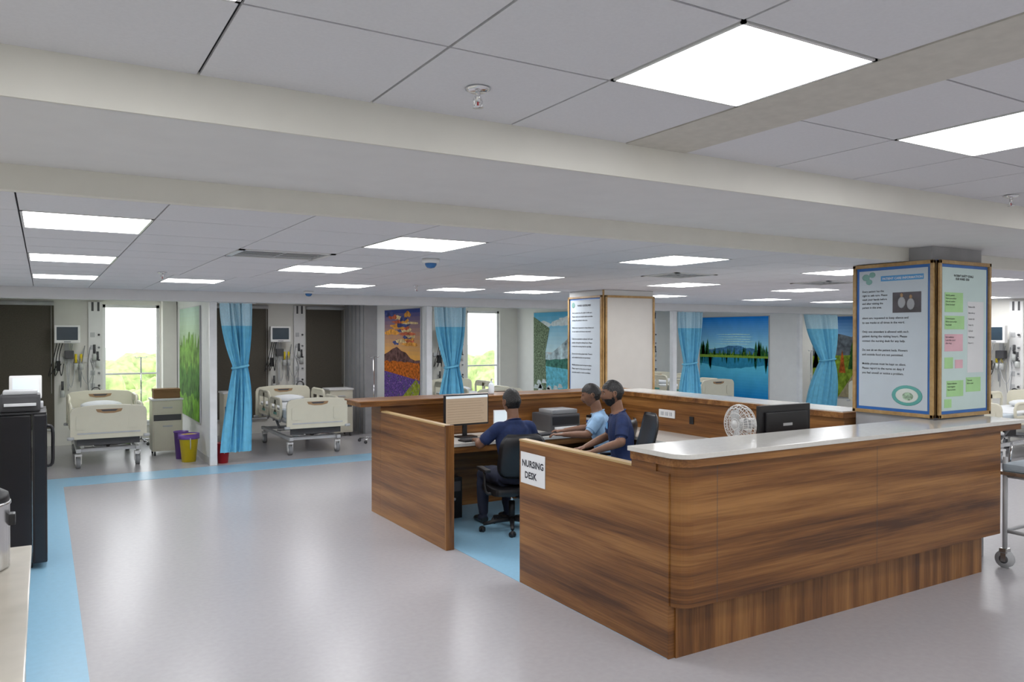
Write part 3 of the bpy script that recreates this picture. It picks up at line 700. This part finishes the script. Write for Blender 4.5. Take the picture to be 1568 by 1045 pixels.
# table fan
b=MB()
b.lathe([(0,0),(.10,0),(.10,.015),(.05,.03),(.02,.04),(0,.04)],WHITE); b.cyl((0,0,.03),(0,0,.34),.016,WHITE); b.box(-.03,.03,-.03,.03,.28,.36,WHITE,.01)
F=Matrix.Translation((0,0,.455))@Matrix.Rotation(math.radians(-92),4,'Z')@Matrix.Scale(.80,4)
for k,(y,R) in enumerate(((-.06,.10),(-.05,.145),(-.03,.168),(0,.175),(.03,.165),(.045,.14),(.055,.09),(-.065,.05))): b.torus((0,y,0),R,.0035,WHITE,F,30,5,'y')
for i in range(36):
    a=2*PI*i/36; c,s=math.cos(a),math.sin(a)
    b.tube([(.03*c,-.066,.03*s),(.10*c,-.06,.10*s),(.168*c,-.03,.168*s),(.175*c,0,.175*s),(.165*c,.03,.165*s),(.09*c,.055,.09*s),(.05*c,.06,.05*s)],.0022,WHITE,4,F)
b.cyl((0,-.07,0),(0,-.058,0),.035,WHITE,20,F); b.cyl((0,.02,0),(0,.15,0),.05,WHITE,20,F)
for i in range(3):
    a=2*PI*i/3; b.add([(.02*math.cos(a),0,.02*math.sin(a)),(.14*math.cos(a-.3),.02,.14*math.sin(a-.3)),(.15*math.cos(a+.3),-.01,.15*math.sin(a+.3)),(.1*math.cos(a+.7),-.02,.1*math.sin(a+.7))],[[0,1,2,3]],LGREY,False,F)
b.make('table_fan',(4.29,3.98,.80))

# ------------------------------------------------------------------ office chairs (forward +X)
def chair(sh,bh):
    b=MB()
    for i in range(5):
        a=2*PI*i/5+.3; c,s=math.cos(a),math.sin(a)
        b.tube([(0,0,.11),(.15*c,.15*s,.10),(.29*c,.29*s,.075)],[.028,.022,.016],BLACK,8)
        M=Matrix.Translation((.30*c,.30*s,0))@Matrix.Rotation(a+.8,4,'Z')
        b.cyl((0,-.022,.028),(0,-.006,.028),.028,BLACK,14,M); b.cyl((0,.006,.028),(0,.022,.028),.028,BLACK,14,M); b.ell((0,0,.045),(.022,.018,.02),BLACK,M,10)
    b.cyl((0,0,.09),(0,0,.28),.03,BLACK); b.cyl((0,0,.25),(0,0,sh-.08),.016,CHROME); b.box(-.12,.12,-.09,.09,sh-.1,sh-.065,BLACK,.01)
    b.prism(rrect(-.24,.25,-.25,.25,.09),sh-.07,sh,BLACK,.025,smooth=False)
    b.tube([(-.15,0,sh-.08),(-.27,0,sh-.06),(-.31,0,sh+.06),(-.29,0,sh+.3)],.022,BLACK,8,sub=4)
    vs=[];fs=[];nu=12;nv=14;z0=sh+.1;z1=sh+bh
    for sgn in (0,1):
        for j in range(nv+1):
            t=j/nv; z=lerp(z0,z1,t); w=.235*(1-.35*abs(2*t-1)**4)
            for i in range(nu+1):
                u=2*i/nu-1; x=-.285+.05*u*u+.03*math.cos(PI*t*1.2)-.05*t
                th=.022*(1-(abs(u)**4))*(1-abs(2*t-1)**6)
                vs.append((x+(th if sgn else -th),u*w,z))
    o=(nu+1)*(nv+1)
    for sgn in (0,1):
        for j in range(nv):
            for i in range(nu):
                a=sgn*o+j*(nu+1)+i; fs.append([a,a+1,a+nu+2,a+nu+1])
    for j in range(nv):
        for i in (0,nu): a=j*(nu+1)+i; fs.append([a,a+nu+1,a+nu+1+o,a+o])
    for i in range(nu):
        for j in (0,nv): a=j*(nu+1)+i; fs.append([a,a+1,a+1+o,a+o])
    b.add(vs,fs,BLACK,True)
    for s in (-1,1):
        b.tube([(-.12,s*.24,sh-.05),(-.10,s*.30,sh-.03),(-.06,s*.30,sh+.16)],.014,BLACK,8,sub=3); b.box(-.17,.10,s*.30-.03,s*.30+.03,sh+.155,sh+.185,BLACK,.012)
    return b
A1=math.radians(86); A2=math.radians(140); A3=math.radians(152)
P1=(3.90,6.52,0); P2=(5.15,6.72,0); P3=(4.72,5.90,0)
chair(.44,.53).make('office_chair',P1,A1-.12); chair(.45,.55).make('office_chair',P2,A2-.15); chair(.54,.60).make('office_chair',P3,A3+.1)

# ------------------------------------------------------------------ people
def head_fn(p):
    x,y,z=p
    X=x*.098; Y=y*.079; Z=z*.124
    if z<0: 
        t=min(1,-z); Y*=1-.28*t*t; 
        if x<0: X*=1-.45*t
        else: X*=1-.06*t*t
    if x<0 and z>0: X*=1.06
    f=max(0,x)
    g=lambda cy,cz,sy,sz: math.exp(-((Y-cy)/sy)**2-((Z-cz)/sz)**2)
    if x>0:
        X+=f*(.024*g(0,-.024,.013,.015)+.013*g(0,.0,.010,.024)+.006*g(0,.030,.05,.010)-.009*g(.031,.010,.016,.013)-.009*g(-.031,.010,.016,.013)
            +.008*g(0,-.056,.022,.010)+.012*g(0,-.100,.026,.018)+.004*g(.045,-.02,.02,.02)+.004*g(-.045,-.02,.02,.02))
    return Vector((X,Y,Z))
def person(name, loc, rz, seat, shirt, lean, headyaw, headpitch, arms, beard, lanyard=None):
    """arms: dict side-> (elbow,wrist,handdir) local; forward +X"""
    hz=seat+.09
    pel=Vector((-.06,0,hz)); 
    def sp(h,f=0): return Vector((-.06+f+lean*h, 0, hz+h))
    wst=sp(.16); chs=sp(.34,.0); shl=sp(.47); nk=sp(.535); nk2=sp(.60,.012)
    hc=sp(.70,.035)
    body=MB()
    R=(0,1,0); seg=[]
    body.tube([pel+Vector((0,0,-.07)),pel,wst,chs,sp(.43),sp(.50),nk],[(.13,.10),(.175,.125),(.160,.112),(.182,.120),(.185,.105),(.115,.075),(.062,.062)],SKIN,20,ref=R,sub=4)
    body.tube([nk-Vector((0,0,.05)),nk2,hc+Vector((-.01,0,-.02))],[(.060,.062),(.056,.060),(.052,.058)],SKIN,14,ref=R,sub=3)
    seg+=[(pel,wst,.13,'S'),(wst,chs,.15,'S'),(chs,sp(.46),.15,'S')]
    seg.append((pel+Vector((0,0,-.08)),pel+Vector((0,0,-.03)),.15,'P'))
    hands=[]; sleeves=[]
    for s in (1,-1):
        sh=shl+Vector((.0,s*.175,-.02)); el,wr,hd=arms[s]; el=Vector(el); wr=Vector(wr); hd=Vector(hd).normalized()
        body.tube([shl+Vector((0,s*.08,.0)),sh,sh.lerp(el,.5),el],[.05,.062,.05,.043],SKIN,14,sub=4)
        body.tube([el.lerp(sh,.1),el,el.lerp(wr,.35),wr],[.042,.043,.041,.026],SKIN,12,sub=4)
        seg+=[(shl+Vector((0,s*.05,0)),sh,.07,'S'),(sh,sh.lerp(el,.60),.066,'S'),(sh.lerp(el,.70),el,.043,'K'),(el,wr,.04,'K')]
        sleeves.append((sh,el))
        body.tube([wr-hd*.02,wr+hd*.02,wr+hd*.06,wr+hd*.09],[(.026,.020),(.036,.016),(.042,.015),(.036,.012)],SKIN,12,ref=hd.cross(Vector((0,0,1))).normalized(),sub=2)
        seg.append((wr,wr+hd*.09,.03,'K')); hands.append((s,wr,hd))
        hp=pel+Vector((.02,s*.09,-.02)); kn=Vector((.40,s*.13,seat+.055)); an=Vector((.36,s*.14,.095)); 
        body.tube([hp,hp.lerp(kn,.5),kn],[.098,.088,.062],SKIN,16,sub=4); body.tube([kn-Vector((.02,0,0)),kn.lerp(an,.35),an],[.062,.060,.045],SKIN,14,sub=4)
        seg+=[(hp,kn,.085,'P'),(kn,an,.055,'P')]
        body.tube([an+Vector((-.05,0,-.05)),an+Vector((.02,0,-.045)),an+Vector((.12,0,-.06)),an+Vector((.18,0,-.068))],[(.038,.040),(.042,.046),(.045,.03),(.03,.02)],SKIN,12,ref=R,sub=3)
        seg.append((an+Vector((-.05,0,-.06)),an+Vector((.18,0,-.07)),.03,'F'))
    me=body.mesh('tmp'); o=bpy.data.objects.new('tmp',me); sc.collection.objects.link(o)
    rm=o.modifiers.new('r','REMESH'); rm.mode='VOXEL'; rm.voxel_size=.0095; sm=o.modifiers.new('s','SMOOTH'); sm.factor=.5; sm.iterations=5
    dg=bpy.context.evaluated_depsgraph_get(); me2=bpy.data.meshes.new_from_object(o.evaluated_get(dg)); bpy.data.objects.remove(o)
    out=MB(); lab={'S':shirt,'K':SKIN,'P':TROU,'F':SHOE}
    ctr=nk+Vector((.004,0,-.012))
    def near(c):
        if c.z-ctr.z > -.35*(c.x-ctr.x) and abs(c.y)<.10 and abs(c.x-ctr.x)<.13: return 'K'
        best=None;bd=1e9
        for (p,q,r,t) in seg:
            d=q-p; tt=max(0,min(1,(c-p).dot(d)/d.length_squared)); dd=(c-(p+d*tt)).length-r
            if dd<bd: bd=dd;best=t
        return best
    groups={}
    for p in me2.polygons: groups.setdefault(near(p.center),[]).append(list(p.vertices))
    vs=[v.co.copy() for v in me2.vertices]; nrm=[v.normal.copy() for v in me2.vertices]
    cl=set(i for t in ('S','P') if t in groups for f in groups[t] for i in f)
    for i in cl: vs[i]=vs[i]+nrm[i]*(.003+.007*noise.noise(vs[i]*13))
    for t,fs in groups.items(): out.add(vs,fs,lab[t],True)
    for (sh,el) in sleeves:
        out.tube([sh.lerp(el,.12),sh.lerp(el,.40),sh.lerp(el,.70),sh.lerp(el,.72),sh.lerp(el,.70)],[.060,.062,.061,.058,.050],shirt,18,sub=3,cap=False)
    cp=[]
    for i in range(25):
        a=2*PI*i/24; cp.append(ctr+Vector((.068*math.cos(a)-.002,.066*math.sin(a),-.35*.068*math.cos(a)+.002)))
    out.tube(cp,[(.006,.011)]*25,shirt,8,cap=False)
    for (s,wr,hd) in hands:
        up=Vector((0,0,1)); sd=hd.cross(up).normalized(); nn=sd.cross(hd).normalized()
        for k,(o_,L) in enumerate(((-.030,.072),(-.010,.080),(.010,.076),(.029,.060))):
            o2=o_*(-s); b0=wr+hd*.075+sd*o2; 
            out.tube([b0,b0+hd*L*.45+nn*.004,b0+hd*L*.78-nn*.012,b0+hd*L*.95-nn*.028],[.009,.0088,.008,.006],SKIN,8,sub=2)
        t0=wr+hd*.025+sd*(s*.028)
        out.tube([t0,t0+hd*.03+sd*s*.022,t0+hd*.062+sd*s*.026-nn*.006],[.011,.010,.007],SKIN,8,sub=2)
    HM=Matrix.Translation(hc)@Matrix.Rotation(headyaw,4,'Z')@Matrix.Rotation(headpitch,4,'Y')
    out.ell((0,0,0),(1,1,1),SKIN,HM,56,head_fn)
    for s in (-1,1):
        out.ell((.0775,s*.031,.010),(.009,.013,.006),EYEW,HM,14); out.ell((.0845,s*.031,.010),(.0035,.0055,.0055),INK,HM,10)
        out.tube([(.084,s*.018,.016),(.088,s*.031,.0185),(.078,s*.044,.014)],.003,SKIN,6,HM,sub=3)
        out.tube([(.093,s*.014,.030),(.092,s*.03,.035),(.083,s*.048,.030)],.003,HAIR,6,HM,sub=3)
        E=HM@Matrix.Translation((-.005,s*.077,.0))@Matrix.Rotation(s*.35,4,'Z')
        out.ell((0,s*.004,0),(.019,.008,.031),SKIN,E,16); out.tube([(.012,s*.008,-.02),(.006,s*.012,.018),(-.010,s*.014,.026),(-.018,s*.013,.005),(-.004,s*.010,-.026)],.005,SKIN,6,E,sub=3)
    out.ell((.092,0,-.053),(.009,.022,.004),LIP,HM,14); out.ell((.090,0,-.061),(.009,.019,.005),LIP,HM,14)
    def shell(mt,sc_,keep,rough):
        n=56;h=28;vv=[];ff=[]
        for i in range(h+1):
            th=PI*i/h
            for k in range(n):
                a=2*PI*k/n; p=Vector((math.sin(th)*math.cos(a),math.sin(th)*math.sin(a),math.cos(th))); q=head_fn(p)
                q=q*(sc_+rough*noise.noise(p*9)); vv.append(q)
        for i in range(h):
            for k in range(n):
                k2=(k+1)%n; f=[i*n+k,(i+1)*n+k,(i+1)*n+k2,i*n+k2]; c=sum((vv[j] for j in f),Vector())/4
                if keep(c): ff.append(f)
        out.add(vv,ff,mt,True,HM)
    def hk(c):
        a=math.atan2(abs(c.y),c.x)
        th=.064 if a<.7 else (lerp(.064,.018,(a-.7)/.75) if a<1.45 else (lerp(.018,-.060,min(1,(a-1.45)/.7))))
        return c.z>th
    shell(HAIR,1.085,hk,.04); shell(HAIR,1.045,hk,.02)
    if beard:
        shell(HAIR,1.02,lambda c: c.x>-.005 and c.z<-.035-.25*max(0,c.x-.06) and c.z<-.045+.9*max(0,.05-c.x) and not (abs(c.y)<.024 and -.069<c.z<-.047) and not (abs(c.y)<.016 and c.z>-.036),.008)
        out.tube([(.096,-.026,-.050),(.107,0,-.041),(.096,.026,-.050)],.004,HAIR,6,HM,sub=3)
    else:
        out.tube([(.096,-.024,-.046),(.105,0,-.040),(.096,.024,-.046)],.0035,HAIR,6,HM,sub=3)
    if lanyard:
        c=chs; out.box(-.004,.004,-.04,.04,-.03,.03,lanyard,.002,Matrix.Translation((c.x+.122,-.07 ,c.z+.05)))
    return out.make(name,loc,rz)
def arms(L,Rr):
    (e,w,h)=L; (e2,w2,h2)=Rr
    return {1:(e,w,h), -1:((e2[0],-e2[1],e2[2]),(w2[0],-w2[1],w2[2]),(h2[0],-h2[1],h2[2]))}
person('seated_nurse',P1,A1,.45,NAVY,.05,.12,.04,arms(((.07,.31,.84),(.36,.20,.835),(1,-.25,0)),((.07,.29,.84),(.37,.17,.835),(1,-.3,0))),False)
person('seated_nurse',P2,A2,.45,LBLUE,.20,.1,.22,arms(((.14,.26,.85),(.40,.22,.84),(1,-.1,-.05)),((.16,.24,.86),(.42,.12,.84),(1,-.1,-.05))),False)
person('seated_nurse',P3,A3,.54,NAVY,.12,-.05,.10,arms(((.03,.27,.90),(.27,.15,.80),(1,-.5,-.15)),((.05,.26,.90),(.30,.16,.80),(1,-.4,-.2))),True,mat('badge',(.15,.4,.75),.5))

# ------------------------------------------------------------------ left side things
b=MB()
b.box(-.66,-.085,7.38,7.98,.03,1.25,BLKG,.012); b.box(-.078,.025,7.37,7.99,.05,1.255,BLKG,.015)
b.box(-.66,.02,7.37,7.99,1.255,1.27,BLACK,.005)
b.tube([(.02,7.46,1.15),(.062,7.46,1.13),(.066,7.46,.98),(.062,7.46,.84),(.02,7.46,.82)],.013,BLACK,8,sub=3)
for x in (-.6,-.1): b.cyl((x,7.45,0),(x,7.45,.04),.02,BLACK)
b.make('mini_fridge')
b=MB(); b.box(-.3,-.02,-.1,.15,0,.14,DGREY,.02); b.box(-.28,-.04,-.09,.14,.14,.17,LGREY,.01); b.box(-.27,-.05,-.14,-.1,.05,.07,PAPER); b.make('label_printer',(.0,7.55,1.271))
b=MB(); b.box(-.3,-.0,-.1,.1,0,.05,LGREY,.01); 
T=Matrix.Translation((-.13,.0,.02))@Matrix.Rotation(-.25,4,'X'); b.box(-.12,.12,-.02,.03,.06,.26,WHITE,.015,T); b.box(-.095,.095,-.024,-.018,.09,.235,SCRW,0,T); b.make('vital_signs_monitor',(.0,7.86,1.271))
b=MB(); b.box(XL+.01,-.05,.6,4.35,.865,.90,mat('laminate_beige',(.62,.58,.50),.12),.004); b.box(XL+.01,-.09,.62,4.33,0,.865,mat('cabinet_beige',(.5,.47,.4),.4)); 
dbm=mat('door_beige',(.52,.49,.42),.4)
for i in range(6): b.box(-.09,-.075,.66+i*.61,1.23+i*.61,.08,.84,dbm,.004)
b.make('side_counter')
b=MB(); b.lathe([(0,0),(.135,0),(.145,.012),(.145,.27),(.15,.275),(.15,.285),(.145,.29),(0,.29)],STEEL,n=36); b.lathe([(.147,.285),(.14,.32),(.09,.35),(0,.355)],BLACK,n=36); b.lathe([(0,.35),(.02,.35),(.028,.38),(0,.385)],BLACK); b.box(.13,.165,-.03,.03,.18,.23,BLACK,.008); b.make('rice_cooker',(-.27,4.0,.90))

# ------------------------------------------------------------------ stretcher trolley at right
b=MB()
x0,x1,y0,y1=6.66,8.55,3.0,3.5
for x in (x0+.05,x1-.1):
    for y in (y0+.04,y1-.1):
        M=Matrix.Translation((x,y,0)); b.cyl((-.02,0,.07),(.02,0,.07),.07,LGREY,20,M); b.cyl((-.024,0,.07),(.024,0,.07),.035,DGREY,14,M); b.box(-.035,.035,-.03,.03,.12,.16,STEEL,.008,M); b.box(-.03,-.024,-.02,.02,.05,.14,STEEL,0,M); b.box(.024,.03,-.02,.02,.05,.14,STEEL,0,M); b.cyl((0,0,.15),(0,0,.90),.018,LGREY,12,M)
for z in (.30,.75):
    b.tube([(x0+.05,y0+.04,z),(x1-.1,y0+.04,z),(x1-.1,y1-.1,z),(x0+.05,y1-.1,z),(x0+.05,y0+.04,z)],.016,LGREY,8)
b.box(x0,x1,y0,y1-.05,.76,.79,STEEL,.005); b.prism(rrect(x0+.02,x1-.02,y0+.02,y1-.07,.05),.79,.85,mat('mattress_pad',(.42,.50,.56),.6),.02)
for y in (y0,y1-.05): b.tube([(x0+.2,y,.78),(x0+.25,y,1.0),(x1-.3,y,1.0),(x1-.25,y,.78)],.012,CHROME,8)
b.make('stretcher_trolley')

# ------------------------------------------------------------------ outside
b=MB(); b.box(-400,500,YB+8,700,-9.2,-9,GRASS); b.make('ground_outside')
def tree(loc,s):
    b=MB(); b.tube([(0,0,0),(.1,0,2.0*s),(0,.1,3.6*s)],[.25*s,.18*s,.1*s],TRUNK,8)
    rnd=random.Random(int(loc[0]*10+loc[1]))
    for i in range(9):
        a=rnd.random()*6.28; r=1.5*s*rnd.random(); c=(r*math.cos(a),r*math.sin(a),(3.4+2.2*rnd.random())*s); q=(1.+.7*rnd.random())*s
        b.ell(c,(q,q,q*.85),LEAF,None,18,lambda p: p*(1+.28*noise.noise(p*3.1+Vector(c))))
    b.make('tree',loc)
rr=random.Random(4)
for i in range(20):
    Y=32+rr.random()*40; k=[.03,.06,.09,.12,.15,.5,.54,.58,.10,.075][i%10]; tree((k*Y+rr.random()*2-1,Y,-9),1.05+.45*rr.random())

w=bpy.data.worlds.new('sky'); sc.world=w; w.use_nodes=True
nt=w.node_tree; bg=nt.nodes['Background']
tc=nt.nodes.new('ShaderNodeTexCoord'); sx=nt.nodes.new('ShaderNodeSeparateXYZ'); rp=nt.nodes.new('ShaderNodeValToRGB')
nt.links.new(tc.outputs['Generated'],sx.inputs[0]); nt.links.new(sx.outputs['Z'],rp.inputs['Fac']); nt.links.new(rp.outputs['Color'],bg.inputs['Color'])
rp.color_ramp.elements[0].color=(1,1,.98,1); rp.color_ramp.elements[1].color=(.72,.85,1,1); bg.inputs['Strength'].default_value=3.0

# ------------------------------------------------------------------ camera
cd=bpy.data.cameras.new('camera'); cam=bpy.data.objects.new('camera',cd); sc.collection.objects.link(cam)
cd.sensor_width=36; cd.lens=27.55; cam.location=(0,0,1.9); cam.rotation_euler=(math.radians(89.5),0,math.radians(-30.9)); cd.clip_end=2000
sc.camera=cam
